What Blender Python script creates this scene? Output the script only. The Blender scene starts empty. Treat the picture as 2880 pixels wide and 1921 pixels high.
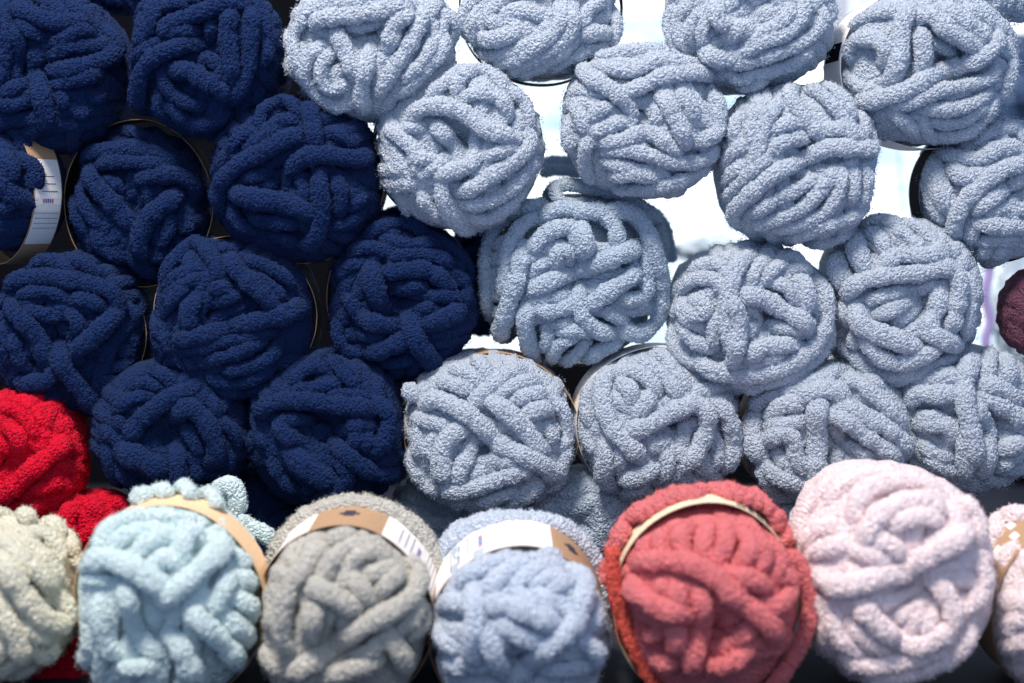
import bpy, math, random
import numpy as np

# ------------------------------------------------------------------ camera, world, lamps, exposure
scene = bpy.context.scene
COL = scene.collection
FPX = 4000.0                      # focal length in pixels of the 2880x1921 photograph (50 mm on 36 mm)
CAM = np.array([0.0, -1.39, 0.56])
PITCH = math.radians(5.0)
FWD = np.array([0.0, math.cos(PITCH), -math.sin(PITCH)])
UPV = np.array([0.0, math.sin(PITCH), math.cos(PITCH)])
RGT = np.array([1.0, 0.0, 0.0])

cam_data = bpy.data.cameras.new("camera")
cam = bpy.data.objects.new("camera", cam_data)
COL.objects.link(cam)
cam.location = CAM
cam.rotation_euler = (math.pi / 2 - PITCH, 0, 0)
cam_data.lens = 50
cam_data.sensor_width = 36
cam_data.clip_start = 0.02
cam_data.clip_end = 60
cam_data.dof.use_dof = True
cam_data.dof.focus_distance = 1.345
cam_data.dof.aperture_fstop = 1.9
cam_data.dof.aperture_blades = 9
scene.camera = cam

world = bpy.data.worlds.new("World")
scene.world = world
world.use_nodes = True
wbg = world.node_tree.nodes["Background"]
wbg.inputs["Color"].default_value = (0.42, 0.60, 1.0, 1)
wbg.inputs["Strength"].default_value = 0.60

def lamp(name, kind, loc, target, energy, colour, size=None, size_y=None, spread=None):
    d = bpy.data.lights.new(name, kind)
    o = bpy.data.objects.new(name, d)
    COL.objects.link(o)
    o.location = loc
    v = np.array(target, float) - np.array(loc, float)
    from mathutils import Vector
    o.rotation_euler = Vector(v).to_track_quat('-Z', 'Y').to_euler()
    d.energy = energy
    d.color = colour
    if kind == 'AREA':
        d.shape = 'RECTANGLE' if size_y else 'SQUARE'
        d.size = size
        if size_y:
            d.size_y = size_y
    else:
        d.shadow_soft_size = size
    return o

lamp("ceiling_lamp", 'AREA', (-0.50, -1.15, 2.65), (0.10, 0.0, 0.45), 108.0, (1.0, 0.89, 0.79), 0.50)
lamp("front_fill_light", 'AREA', (0.3, -2.6, 1.9), (0.0, 0.0, 0.4), 11.0, (0.88, 0.94, 1.0), 1.8, 1.1)  # soft fill added in front to lighten the shade; no lamp seen there

scene.view_settings.view_transform = 'Standard'
scene.view_settings.look = 'None'
scene.view_settings.exposure = 0.0
scene.view_settings.gamma = 1.0
scene.cycles.use_denoising = True
scene.cycles.max_bounces = 5
scene.cycles.diffuse_bounces = 3

# ------------------------------------------------------------------ helpers
def pix(px, py, Y):
    """point of the plane y = Y seen at photograph pixel (px, py)"""
    d = FWD + RGT * ((px - 1440.0) / FPX) + UPV * ((960.5 - py) / FPX)
    return CAM + d * ((Y - CAM[1]) / d[1])

def to_pix(P):
    q = P - CAM
    z = q @ FWD
    return np.stack([1440.0 + FPX * (q @ RGT) / z, 960.5 - FPX * (q @ UPV) / z], -1)

def nrm(a):
    return a / np.maximum(np.linalg.norm(a, axis=-1, keepdims=True), 1e-12)

def make_mesh(name, V, quads=None, tris=None, smooth=True, tri_mat=0, quad_mat=None):
    quads = np.zeros((0, 4), np.int32) if quads is None else np.asarray(quads, np.int32)
    tris = np.zeros((0, 3), np.int32) if tris is None else np.asarray(tris, np.int32)
    m = bpy.data.meshes.new(name)
    nq, nt = len(quads), len(tris)
    m.vertices.add(len(V))
    m.vertices.foreach_set("co", np.asarray(V, np.float32).ravel())
    m.loops.add(nq * 4 + nt * 3)
    m.loops.foreach_set("vertex_index", np.concatenate([quads.ravel(), tris.ravel()]).astype(np.int32))
    m.polygons.add(nq + nt)
    st = np.concatenate([np.arange(nq) * 4, nq * 4 + np.arange(nt) * 3]).astype(np.int32)
    m.polygons.foreach_set("loop_start", st)
    mi = np.zeros(nq + nt, np.int32)
    mi[nq:] = tri_mat
    if quad_mat is not None:
        mi[:nq] = quad_mat
    m.polygons.foreach_set("material_index", mi)
    m.polygons.foreach_set("use_smooth", np.full(nq + nt, smooth, bool))
    m.update(calc_edges=True)
    return m

def obj(name, mesh, parent=None, mats=()):
    o = bpy.data.objects.new(name, mesh)
    COL.objects.link(o)
    if mesh is not None:
        for mt in mats:
            mesh.materials.append(mt)
    if parent is not None:
        o.parent = parent
    return o

def tag(o, label, category, group=None):
    o["label"] = label
    o["category"] = category
    if group:
        o["group"] = group

# ------------------------------------------------------------------ materials
def nodes_of(mat):
    mat.use_nodes = True
    nt = mat.node_tree
    return nt, nt.nodes, nt.links, nt.nodes["Principled BSDF"]

def yarn_material(name, rgb, sheen=0.25, disp=0.0027, cell=370.0, tint=0.10):
    mat = bpy.data.materials.new(name)
    nt, N, L, B = nodes_of(mat)
    tc = N.new("ShaderNodeTexCoord")
    noise = N.new("ShaderNodeTexNoise"); noise.inputs["Scale"].default_value = 55; noise.inputs["Detail"].default_value = 3
    L.new(tc.outputs["Object"], noise.inputs["Vector"])
    mix = N.new("ShaderNodeMix"); mix.data_type = 'RGBA'
    mix.inputs["A"].default_value = (*[c * (1 - tint) for c in rgb], 1)
    mix.inputs["B"].default_value = (*[min(1, c * (1 + tint)) for c in rgb], 1)
    L.new(noise.outputs["Fac"], mix.inputs["Factor"])
    L.new(mix.outputs["Result"], B.inputs["Base Color"])
    B.inputs["Roughness"].default_value = 1.0
    B.inputs["Specular IOR Level"].default_value = 0.1
    B.inputs["Sheen Weight"].default_value = sheen
    B.inputs["Sheen Roughness"].default_value = 0.6
    B.inputs["Sheen Tint"].default_value = (*[min(1, 0.10 + 1.6 * c) for c in rgb], 1)
    # fluffy pile: rounded clumps with fine cracks between, finer curls on top
    warp = N.new("ShaderNodeTexNoise"); warp.inputs["Scale"].default_value = 240; warp.inputs["Detail"].default_value = 1
    L.new(tc.outputs["Object"], warp.inputs["Vector"])
    wv = N.new("ShaderNodeVectorMath"); wv.operation = 'MULTIPLY_ADD'
    L.new(warp.outputs["Color"], wv.inputs[0]); wv.inputs[1].default_value = (0.004,) * 3
    L.new(tc.outputs["Object"], wv.inputs[2])
    vor = N.new("ShaderNodeTexVoronoi"); vor.feature = 'SMOOTH_F1'; vor.inputs["Scale"].default_value = cell
    vor.inputs["Smoothness"].default_value = 0.2; vor.inputs["Randomness"].default_value = 1.0
    L.new(wv.outputs[0], vor.inputs["Vector"])
    fine = N.new("ShaderNodeTexNoise"); fine.inputs["Scale"].default_value = cell * 3.2; fine.inputs["Detail"].default_value = 3
    L.new(tc.outputs["Object"], fine.inputs["Vector"])
    a = N.new("ShaderNodeMath"); a.operation = 'MULTIPLY_ADD'
    L.new(vor.outputs["Distance"], a.inputs[0]); a.inputs[1].default_value = -1.25; a.inputs[2].default_value = 0.75
    b = N.new("ShaderNodeMath"); b.operation = 'MULTIPLY_ADD'
    L.new(fine.outputs["Fac"], b.inputs[0]); b.inputs[1].default_value = 0.45
    L.new(a.outputs[0], b.inputs[2])
    dn = N.new("ShaderNodeDisplacement"); dn.inputs["Midlevel"].default_value = 0.6; dn.inputs["Scale"].default_value = disp
    L.new(b.outputs[0], dn.inputs["Height"])
    L.new(dn.outputs[0], N["Material Output"].inputs["Displacement"])
    mat.displacement_method = 'BOTH'
    fib = bpy.data.materials.new(name + "_fibre")
    nt, N, L, B = nodes_of(fib)
    B.inputs["Base Color"].default_value = (*[min(1, c * 1.06) for c in rgb], 1)
    B.inputs["Roughness"].default_value = 1.0
    B.inputs["Specular IOR Level"].default_value = 0.0
    tr = N.new("ShaderNodeBsdfTranslucent"); tr.inputs["Color"].default_value = (*[min(1, c * 1.06) for c in rgb], 1)
    ms = N.new("ShaderNodeMixShader"); ms.inputs[0].default_value = 0.4
    L.new(B.outputs[0], ms.inputs[1]); L.new(tr.outputs[0], ms.inputs[2])
    L.new(ms.outputs[0], N["Material Output"].inputs["Surface"])
    return (mat, fib)

def paper_material(name, rgb, rough=0.75, scale=300):
    mat = bpy.data.materials.new(name)
    nt, N, L, B = nodes_of(mat)
    tc = N.new("ShaderNodeTexCoord")
    noise = N.new("ShaderNodeTexNoise"); noise.inputs["Scale"].default_value = scale; noise.inputs["Detail"].default_value = 5
    L.new(tc.outputs["Object"], noise.inputs["Vector"])
    mix = N.new("ShaderNodeMix"); mix.data_type = 'RGBA'
    mix.inputs["A"].default_value = (*[c * 0.88 for c in rgb], 1)
    mix.inputs["B"].default_value = (*[min(1, c * 1.1) for c in rgb], 1)
    L.new(noise.outputs["Fac"], mix.inputs["Factor"])
    L.new(mix.outputs["Result"], B.inputs["Base Color"])
    B.inputs["Roughness"].default_value = rough
    B.inputs["Specular IOR Level"].default_value = 0.05 if sum(rgb) < 0.05 else 0.35
    return mat

COLOURS = {
    "navy": (0.0056, 0.02, 0.08),
    "pale_blue": (0.42, 0.485, 0.57),
    "slate_blue": (0.37, 0.455, 0.55),
    "plum":       (0.115, 0.045, 0.075),
    "red": (0.6, 0.004, 0.028),
    "cream": (0.68, 0.67, 0.54),
    "aqua": (0.6, 0.75, 0.76),
    "grey": (0.51, 0.503, 0.455),
    "periwinkle": (0.53, 0.61, 0.72),
    "coral": (0.69, 0.19, 0.2),
    "coral_dark": (0.66, 0.11, 0.08),
    "pink": (0.9, 0.765, 0.775),
}
MATS = {k: yarn_material(k + "_chenille", v, sheen=0.25) for k, v in COLOURS.items()}
KRAFT = paper_material("kraft_paper", (0.42, 0.27, 0.16))
CREAM = paper_material("cream_paper", (0.78, 0.68, 0.48))
PEACH = paper_material("peach_paper", (0.80, 0.55, 0.33))
WHITE = paper_material("white_paper", (0.85, 0.83, 0.82), 0.55)
SHADE_PRINT = paper_material("paper_shade_and_print", (0.012, 0.014, 0.02), 0.95)  # shade put into the colour of kraft bands; also the dark print block
INK = paper_material("dark_ink", (0.05, 0.05, 0.07))
INKR = paper_material("red_ink", (0.45, 0.10, 0.13))
INKB = paper_material("blue_ink", (0.08, 0.12, 0.40))

# ------------------------------------------------------------------ yarn balls
RNG = np.random.default_rng(7)

def catmull(P, step):
    P = np.asarray(P, float)
    if len(P) == 2:
        P = np.array([P[0], P[0] * .5 + P[1] * .5, P[1]])
    Q = np.vstack([2 * P[0] - P[1], P, 2 * P[-1] - P[-2]])
    out = []
    for i in range(1, len(Q) - 2):
        p0, p1, p2, p3 = Q[i - 1], Q[i], Q[i + 1], Q[i + 2]
        t = np.linspace(0, 1, 24, endpoint=False)[:, None]
        out.append(0.5 * ((2 * p1) + (-p0 + p2) * t + (2 * p0 - 5 * p1 + 4 * p2 - p3) * t ** 2 + (-p0 + 3 * p1 - 3 * p2 + p3) * t ** 3))
    out.append(P[-1:])
    C = np.vstack(out)
    s = np.concatenate([[0], np.cumsum(np.linalg.norm(np.diff(C, axis=0), axis=1))])
    n = max(5, int(s[-1] / step) + 1)
    t = np.linspace(0, s[-1], n)
    return np.stack([np.interp(t, s, C[:, k]) for k in range(C.shape[1])], -1)

def smooth1(a, k):
    if k < 1:
        return a
    x = np.arange(-2 * k, 2 * k + 1)
    w = np.exp(-0.5 * (x / k) ** 2); w /= w.sum()
    return np.convolve(np.pad(a, 2 * k, mode='edge'), w, mode='valid')

class Ball:
    """one skein seen end-on: a rounded front face of radius ru x rv (metres) with a straight body behind it.
    Local frame: u right, v up, w out of the face; the face surface is w = hf*(1-rho^p)^(1/q)."""
    def __init__(s, cx, cy, rx, ry, Y, yaw=0, pitch=0, hf=0.62, hole=(0, 0), body=1.5):
        s.c = pix(cx, cy, Y)
        sc = ((s.c - CAM) @ FWD) / FPX
        s.px = sc
        yw, pt = math.radians(yaw), math.radians(pitch)
        s.w = np.array([math.sin(yw) * math.cos(pt), -math.cos(yw) * math.cos(pt), math.sin(pt)])
        s.u = nrm(np.cross(s.w, np.array([0, 0, -1.0])))
        s.v = np.cross(s.w, s.u)
        if s.v[2] < 0:
            s.v, s.u = -s.v, -s.u
        s.rs = 22.0 * sc                                     # strand radius
        s.ru, s.rv = rx * sc - 0.5 * s.rs, ry * sc - 0.5 * s.rs
        s.hf = hf * min(s.ru, s.rv)
        s.hole = np.array(hole, float)
        s.body = body
        s.rmax = 1.12
        s.pit = 0.42
        s.pinch = 0.25
        s.sq = 2.42
        s.ph = cx * 0.37 + cy * 0.11

    def surf(s, a, b, lift):
        """a, b: face coordinates in radii (may exceed 1: wraps back along the body); returns local points, normals"""
        rho = np.hypot(a, b)
        th = np.arctan2(b, a)
        rin = np.minimum(rho, 0.9995)
        z = s.hf * (1 - rin ** 2.6) ** (1 / 2.1)
        g = s.outline(th)
        d2 = (a - s.hole[0]) ** 2 + (b - s.hole[1]) ** 2
        z = z - s.pit * s.hf * np.exp(-d2 / 0.045)
        over = np.maximum(rho - 1, 0) * min(s.ru, s.rv)
        z = np.where(rho > 1, -over, z)
        # normal of the smooth shape
        dz = np.where(rho < 1, s.hf * (1 / 2.1) * (1 - rin ** 2.6) ** (1 / 2.1 - 1) * 2.6 * rin ** 1.6 / min(s.ru, s.rv), 50.0)
        dz = np.minimum(dz, 50)
        n = nrm(np.stack([np.cos(th) * dz, np.sin(th) * dz, np.ones_like(dz)], -1))
        P = np.stack([np.cos(th) * rin * s.ru * g, np.sin(th) * rin * s.rv * g, z], -1)
        return P + n * lift[:, None], n

    def outline(s, th):
        """soft balls pressed together are not quite round"""
        c, q = np.abs(np.cos(th)), np.abs(np.sin(th))
        return (c ** s.sq + q ** s.sq) ** (-1 / s.sq) * (1 + 0.012 * np.sin(3 * th + s.ph) + 0.010 * np.sin(5 * th + 2 * s.ph))

    def world(s, L):
        return s.c + L[..., 0:1] * s.u + L[..., 1:2] * s.v + L[..., 2:3] * s.w

    def unproject(s, pts, lift):
        """photograph pixels -> face coordinates on the real rounded surface"""
        d = FWD + RGT * ((pts[:, 0:1] - 1440) / FPX) + UPV * ((960.5 - pts[:, 1:2]) / FPX)
        t = ((s.c - CAM) @ s.w) / (d @ s.w)
        q = CAM + d * t[:, None] - s.c
        a, b = (q @ s.u) / s.ru, (q @ s.v) / s.rv
        for _ in range(12):
            L, n = s.surf(a, b, lift)
            e = (pts - to_pix(s.world(L))) * s.px
            a = a + 0.7 * e[:, 0] / s.ru
            b = b - 0.7 * e[:, 1] / s.rv
            r = np.hypot(a, b)
            k = np.minimum(1, s.rmax / np.maximum(r, 1e-6))
            a, b = a * k, b * k
        return a, b

def tube(P, n, rad, M, fibres, flat=0.86, fibre_len=0.0026, rng=RNG, seedlen=1.0):
    """fluffy strand of yarn along P (local points) with outward normals n"""
    K = len(P)
    t = nrm(np.gradient(P, axis=0))
    n = nrm(n - t * np.sum(n * t, -1, keepdims=True))
    b = np.cross(t, n)
    # more vertices on the outward side
    x = np.linspace(-1, 1, M, endpoint=False)
    ang = math.pi * (0.62 * x + 0.38 * x ** 3)
    ca, sa = np.cos(ang), np.sin(ang)
    ring = n[:, None, :] * (ca * flat)[None, :, None] + b[:, None, :] * sa[None, :, None]
    V = P[:, None, :] + ring * rad[:, None, None]
    V = V.reshape(-1, 3)
    i = np.arange(K - 1)[:, None] * M
    j = np.arange(M)[None, :]
    j2 = (j + 1) % M
    Q = np.stack([i + j, i + j2, i + M + j2, i + M + j], -1).reshape(-1, 4)
    capv = np.stack([P[0], P[-1]])
    e = K * M
    T = []
    jj = np.arange(M); jn = (jj + 1) % M
    T.append(np.stack([np.full(M, e), jn, jj], -1))
    T.append(np.stack([np.full(M, e + 1), (K - 1) * M + jj, (K - 1) * M + jn], -1))
    V = np.vstack([V, capv])
    T = np.vstack(T)
    nb = len(V)
    fV = fT = None
    if fibres > 0:
        kk = rng.uniform(0, K - 1.001, fibres)
        aa = rng.uniform(-0.72, 0.72, fibres) * math.pi
        k0 = kk.astype(int); f = (kk - k0)[:, None]
        pp = P[k0] * (1 - f) + P[k0 + 1] * f
        nn = nrm(n[k0] * np.cos(aa)[:, None] + b[k0] * np.sin(aa)[:, None])
        r0 = rad[k0]
        dirn = nrm(nn + rng.normal(0, 0.55, (fibres, 3)))
        side = nrm(np.cross(dirn, rng.normal(0, 1, (fibres, 3))))
        base = pp + nn * (r0 * 0.90)[:, None]
        ln = fibre_len * rng.uniform(0.45, 1.2, fibres)[:, None]
        wd = 0.00032 * rng.uniform(0.7, 1.3, fibres)[:, None]
        A = base - side * wd; Bv = base + side * wd; Cv = base + dirn * ln
        fV = np.stack([A, Bv, Cv], 1).reshape(-1, 3)
        fT = np.arange(fibres * 3).reshape(-1, 3) + nb
    return V, Q, T, fV, fT

def strand_mesh(name, P, n, rad, M, fib, **kw):
    V, Q, T, fV, fT = tube(P, n, rad, M, fib, **kw)
    # caps are quads' material (0); fibres use slot 1
    if fV is None:
        return make_mesh(name, V, Q, T)
    tri = np.vstack([T, fT])
    m = make_mesh(name, np.vstack([V, fV]), Q, tri)
    mi = np.zeros(len(Q) + len(tri), np.int32)
    mi[len(Q) + len(T):] = 1
    m.polygons.foreach_set("material_index", mi)
    return m

def round_ends(rad, seg, r):
    """rounded tips: radius falls to nearly nothing over one radius at both ends"""
    K = len(rad)
    s = np.minimum(np.arange(K), np.arange(K)[::-1]) * seg
    return rad * np.sqrt(np.clip(1 - (1 - np.clip(s / r, 0, 1)) ** 2, 0.02, 1))

class HeightMap:
    def __init__(s, n=150):
        s.n = n; s.H = np.zeros((n, n)); s.ext = 1.35
    def ij(s, a, b):
        return (np.clip((a / s.ext * .5 + .5) * s.n, 0, s.n - 1).astype(int), np.clip((b / s.ext * .5 + .5) * s.n, 0, s.n - 1).astype(int))
    def read(s, a, b):
        i, j = s.ij(a, b); return s.H[i, j]
    def stamp(s, a, b, lift, rr, rs):
        g = np.linspace(-1, 1, 9)
        for x in g:
            for y in g:
                d2 = x * x + y * y
                if d2 < 1:
                    i, j = s.ij(a + x * rr, b + y * rr)
                    np.maximum.at(s.H, (i, j), lift + rs * math.sqrt(1 - d2) * 0.9)

def wander(K, amp, k):
    a = RNG.normal(0, 1, K + 8 * k)
    a = smooth1(a, k)[4 * k:4 * k + K] if k > 0 else a[:K]
    return amp * a / (a.std() + 1e-9)

def build_ball(root, B, colour, traces, crop, base_n=16, seed=1, detail=1.0, base_angle=None, rear=None, core_lift=-0.35, fuzz=1.0):
    global RNG
    RNG = np.random.default_rng(seed)
    mats = MATS[colour]
    rs = B.rs
    R = min(B.ru, B.rv)
    # ---- core: the wound mass below the outer strands
    nr, na = 30, 72
    rho = np.concatenate([np.linspace(0, 0.8, 12, endpoint=False), np.linspace(0.8, 1.0, 10, endpoint=False), np.linspace(1.0, 1 + B.body, 12)])
    th = np.linspace(0, 2 * math.pi, na, endpoint=False)
    A, T = np.meshgrid(rho, th, indexing='ij')
    L, nn = B.surf((A * np.cos(T)).ravel(), (A * np.sin(T)).ravel(), np.full(A.size, core_lift * rs))
    bump = (0.5 + 0.5 * np.sin(T.ravel() * 19 + 2.2 * np.sin(A.ravel() * 5 + seed))) * np.clip(A.ravel() - 0.85, 0, .15) / .15
    L = L + nn * (bump * 0.2 * rs)[:, None]
    if rear:
        L = L + nn * (np.clip((A.ravel() - 1.0 - rear[0]) / 0.12, 0, 1) * rear[1] * R)[:, None]
    if rear:                                   # short skein: the back closes soon behind the band
        tb = np.clip((A.ravel() - 1.0 - rear[0] - 0.10) / 0.34, 0, 1)
        k = np.sqrt(np.clip(1 - tb ** 2, 0.02, 1))
        L[:, 0] *= k; L[:, 1] *= k
        L[:, 2] = np.maximum(L[:, 2], -(rear[0] + 0.46) * R)
    taper = 1 - 0.55 * np.clip((A.ravel() - (1 + B.body * 0.55)) / (B.body * 0.45), 0, 1) ** 2
    L[:, 0] *= taper; L[:, 1] *= taper
    i = np.arange(len(rho) - 1)[:, None] * na; j = np.arange(na)[None, :]; j2 = (j + 1) % na
    Q = np.stack([i + j, i + na + j, i + na + j2, i + j2], -1).reshape(-1, 4)
    e = len(L)
    L = np.vstack([L, [[0, 0, L[-1, 2] - 0.01]]])
    last = (len(rho) - 1) * na
    Tt = np.stack([np.full(na, e), last + np.arange(na), last + (np.arange(na) + 1) % na], -1)[:, ::-1]
    obj("yarn_core", make_mesh("yarn_core", B.world(L) - B.c, Q, Tt), root, mats)
    hm = HeightMap()
    strands = []
    # ---- wound strands under the top ones: chords across the face that wrap back over the rim
    ang0 = RNG.uniform(0, math.pi) if base_angle is None else math.radians(base_angle)
    k = 0
    while k < base_n:
        phi = ang0 + RNG.choice([0, 1.1, 2.1]) + RNG.normal(0, 0.25)
        d0 = RNG.uniform(-0.92, 0.92)
        for q in range(RNG.integers(2, 4)):
            d = d0 + q * 1.75 * rs / R
            if abs(d) > 0.97:
                continue
            S = math.sqrt(max(0.05, 1.22 ** 2 - d * d))
            s = np.linspace(-S, S, 7)
            dd = d + RNG.normal(0, 0.035, 7)
            a = dd * math.cos(phi) - s * math.sin(phi)
            b = dd * math.sin(phi) + s * math.cos(phi)
            strands.append((np.stack([a, b], -1), 'f', 1.15, colour)); k += 1
    # ---- strands that can be followed in the photograph, bottom to top
    cx0, cy0, cs = crop
    for tr in traces:
        w, colr = 1.0, colour
        if isinstance(tr, tuple):
            tr, w = tr[0], tr[1]
        p = np.array(tr, float).reshape(-1, 2) / cs + np.array([cx0, cy0])
        strands.append((p, 'p', w * 1.04, colr))
    if rear:
        for am in rear[2]:
            if len(rear) > 3:                 # wound round the body
                rr = np.full(9, 1 + rear[0] + am) + RNG.normal(0, 0.012, 9)
                t = np.radians(np.linspace(-10, 190, 9))
                strands.append((np.stack([rr * np.cos(t), rr * np.sin(t)], -1), 'r', 1.35, colour))
                continue
            t = math.radians(am) + RNG.normal(0, 0.03) + np.linspace(-0.16, 0.16, 6) * RNG.choice([-1, 1, 1])
            rr = np.linspace(1 + rear[0] - 0.16, 1 + rear[0] + 0.36, 6)
            strands.append((np.stack([rr * np.cos(t), rr * np.sin(t)], -1), 'r', 1.12 + RNG.uniform(-0.1, 0.15), colour))
    for C, kind, w, colr in strands:
        r = rs * w
        if kind in 'fr':
            seg = 8 * B.px / detail
            C = catmull(C, seg / R)
            a, b = C[:, 0], C[:, 1]
        else:
            seg = 4.6 * B.px / detail
            e0, e1 = nrm(C[0] - C[1]), nrm(C[-1] - C[-2])        # carry both ends on so that they tuck under
            C = np.vstack([C[0] + e0 * 26 * w, C, C[-1] + e1 * 26 * w])
            C = catmull(C, 4.6 / detail)
            a, b = B.unproject(C, np.full(len(C), 0.9 * rs))
        K = len(a)
        h = np.maximum.reduce([hm.read(a + x * 0.3 * r / R, b + y * 0.3 * r / R) for x, y in ((0, 0), (1, 0), (-1, 0), (0, 1), (0, -1))])
        mx = 2.6 * rs
        lift = 0.30 * r + 0.50 * h
        if kind == 'r':
            lift = np.full(K, rear[1] * R - 0.35 * rs) + (0.28 * r * np.sin(np.linspace(0, math.pi, K)) if len(rear) < 4 else 0)
        if kind == 'f':
            lift = np.minimum(lift, 0.9 * rs) * 0.7 + RNG.uniform(-0.5, -0.15) * rs
        if kind == 'p' and w >= 1.2:                # the outermost strands stand clear of the rest
            lift = lift + 0.26 * r
        lift = smooth1(lift, max(1, int(1.1 * r / seg)))
        lift = lift + wander(K, 0.06 * r, max(2, int(1.2 * r / seg)))
        if kind != 'r':
            rho = np.hypot(a, b)
            tt = np.clip((rho - 0.74) / 0.26, 0, 1)
            lift = lift - B.pinch * r * tt * tt * (3 - 2 * tt)
        if kind == 'p':
            a, b = B.unproject(C, lift)
            dip = np.clip(1 - np.minimum(np.arange(K), np.arange(K)[::-1]) * seg / (2.3 * r), 0, 1)
            lift = lift - dip ** 1.6 * 2.1 * r
        if kind == 'r':
            tb = np.clip((np.hypot(a, b) - 1.0 - rear[0] - 0.10) / 0.34, 0, 1)
            lift = lift - (1 - np.sqrt(np.clip(1 - tb ** 2, 0.02, 1))) * R
        if kind != 'r':
            hm.stamp(a, b, lift, r / R, r)
        L, n = B.surf(a, b, lift)
        L = np.stack([smooth1(L[:, q], 2) for q in range(3)], -1)
        n = nrm(np.stack([smooth1(n[:, q], 2) for q in range(3)], -1))
        rad = r * (1 + wander(K, 0.055, max(1, int(0.45 * r / seg))))
        rad = round_ends(rad, seg, r)
        M = 18 if kind == 'p' else 12
        if detail < 0.9:
            M = 14 if kind == 'p' else 10
        fl = 0.72 if kind == 'f' else 0.9
        nf = int(K * seg / B.px * (2.0 if kind == 'p' else 0.9) * fuzz)
        P = L[:, 0:1] * B.u + L[:, 1:2] * B.v + L[:, 2:3] * B.w
        nw = n[:, 0:1] * B.u + n[:, 1:2] * B.v + n[:, 2:3] * B.w
        obj("strand", strand_mesh("strand", P, nw, rad, M, nf, flat=fl, rng=RNG), root, MATS[colr])

def ring_band(root, B, w0, w1, fu, fv, mat, a0=0, a1=360, thick=0.0006, name="paper_band", flare=0.0, du=0, dv=0, parent=None):
    """paper band wrapped round the body: axial span w0..w1 (in radii, negative = behind the face), radius factors"""
    n = max(12, int((a1 - a0) / 5))
    th = np.radians(np.linspace(a0, a1, n + 1))
    full = (a1 - a0) >= 359.9
    R = min(B.ru, B.rv)
    rows = []
    for (rr, w) in ((1, w0), (1, w0 * .5 + w1 * .5), (1, w1), (0, w1), (0, w0 * .5 + w1 * .5), (0, w0)):
        fl = 1 + flare * (w - w1) / max(1e-6, (w0 - w1))
        off = thick if rr else 0.0
        wob = 1 + 0.006 * np.sin(th * 5 + 1.3)
        rows.append(np.stack([(B.ru * fu * fl * wob + off) * np.cos(th) + du * B.px, (B.rv * fv * fl * wob + off) * np.sin(th) + dv * B.px, np.full(n + 1, w * R)], -1))
    L = np.concatenate(rows)
    m = n + 1
    Q = []
    for k in range(6):
        k2 = (k + 1) % 6
        for i in range(n):
            Q.append((k * m + i, k * m + i + 1, k2 * m + i + 1, k2 * m + i))
    T = []
    if not full:
        for i in (0, n):
            Q.append((0 * m + i, 1 * m + i, 4 * m + i, 5 * m + i)); Q.append((1 * m + i, 2 * m + i, 3 * m + i, 4 * m + i))
    P = B.world(L) - B.c
    me = make_mesh(name, P, Q, smooth=False)
    return obj(name, me, parent or root, [mat])
# ------------------------------------------------------------------ setting: table, wall behind, bright window
def slab(name, x0, x1, y0, y1, z0, z1, mat, parent=None, bev=0.0):
    V = [(x, y, z) for x in (x0, x1) for y in (y0, y1) for z in (z0, z1)]
    Q = [(0, 1, 3, 2), (4, 6, 7, 5), (0, 4, 5, 1), (2, 3, 7, 6), (0, 2, 6, 4), (1, 5, 7, 3)]
    o = obj(name, make_mesh(name, np.array(V, float), Q, smooth=False), parent, [mat])
    if bev:
        b = o.modifiers.new("bevel", 'BEVEL'); b.width = bev; b.segments = 2
    return o

CLOTH = paper_material("dark_blue_cloth", (0.012, 0.016, 0.030), 0.9, 400)
BOARD = paper_material("dark_board", (0.0035, 0.004, 0.006), 0.9, 30)
FRAMEM = paper_material("window_frame_paint", (0.55, 0.58, 0.66), 0.5, 40)
GLOW = bpy.data.materials.new("bright_daylight_pane")
nt, N, L, B = nodes_of(GLOW)
N.remove(B)
em = N.new("ShaderNodeEmission")
em.inputs["Strength"].default_value = 1.6
tcw = N.new("ShaderNodeTexCoord")
nzw = N.new("ShaderNodeTexNoise"); nzw.inputs["Scale"].default_value = 5; nzw.inputs["Detail"].default_value = 4
mpw = N.new("ShaderNodeMapping"); mpw.inputs["Rotation"].default_value = (0, 0.35, 0); mpw.inputs["Scale"].default_value = (1, 1, 3)
L.new(tcw.outputs["Object"], mpw.inputs["Vector"]); L.new(mpw.outputs["Vector"], nzw.inputs["Vector"])
rmp = N.new("ShaderNodeValToRGB")
rmp.color_ramp.elements[0].position = 0.36; rmp.color_ramp.elements[0].color = (0.42, 0.60, 0.78, 1)
rmp.color_ramp.elements[1].position = 0.56; rmp.color_ramp.elements[1].color = (0.92, 0.97, 1.0, 1)
L.new(nzw.outputs["Fac"], rmp.inputs["Fac"]); L.new(rmp.outputs["Color"], em.inputs["Color"])
L.new(em.outputs[0], N["Material Output"].inputs["Surface"])

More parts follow.
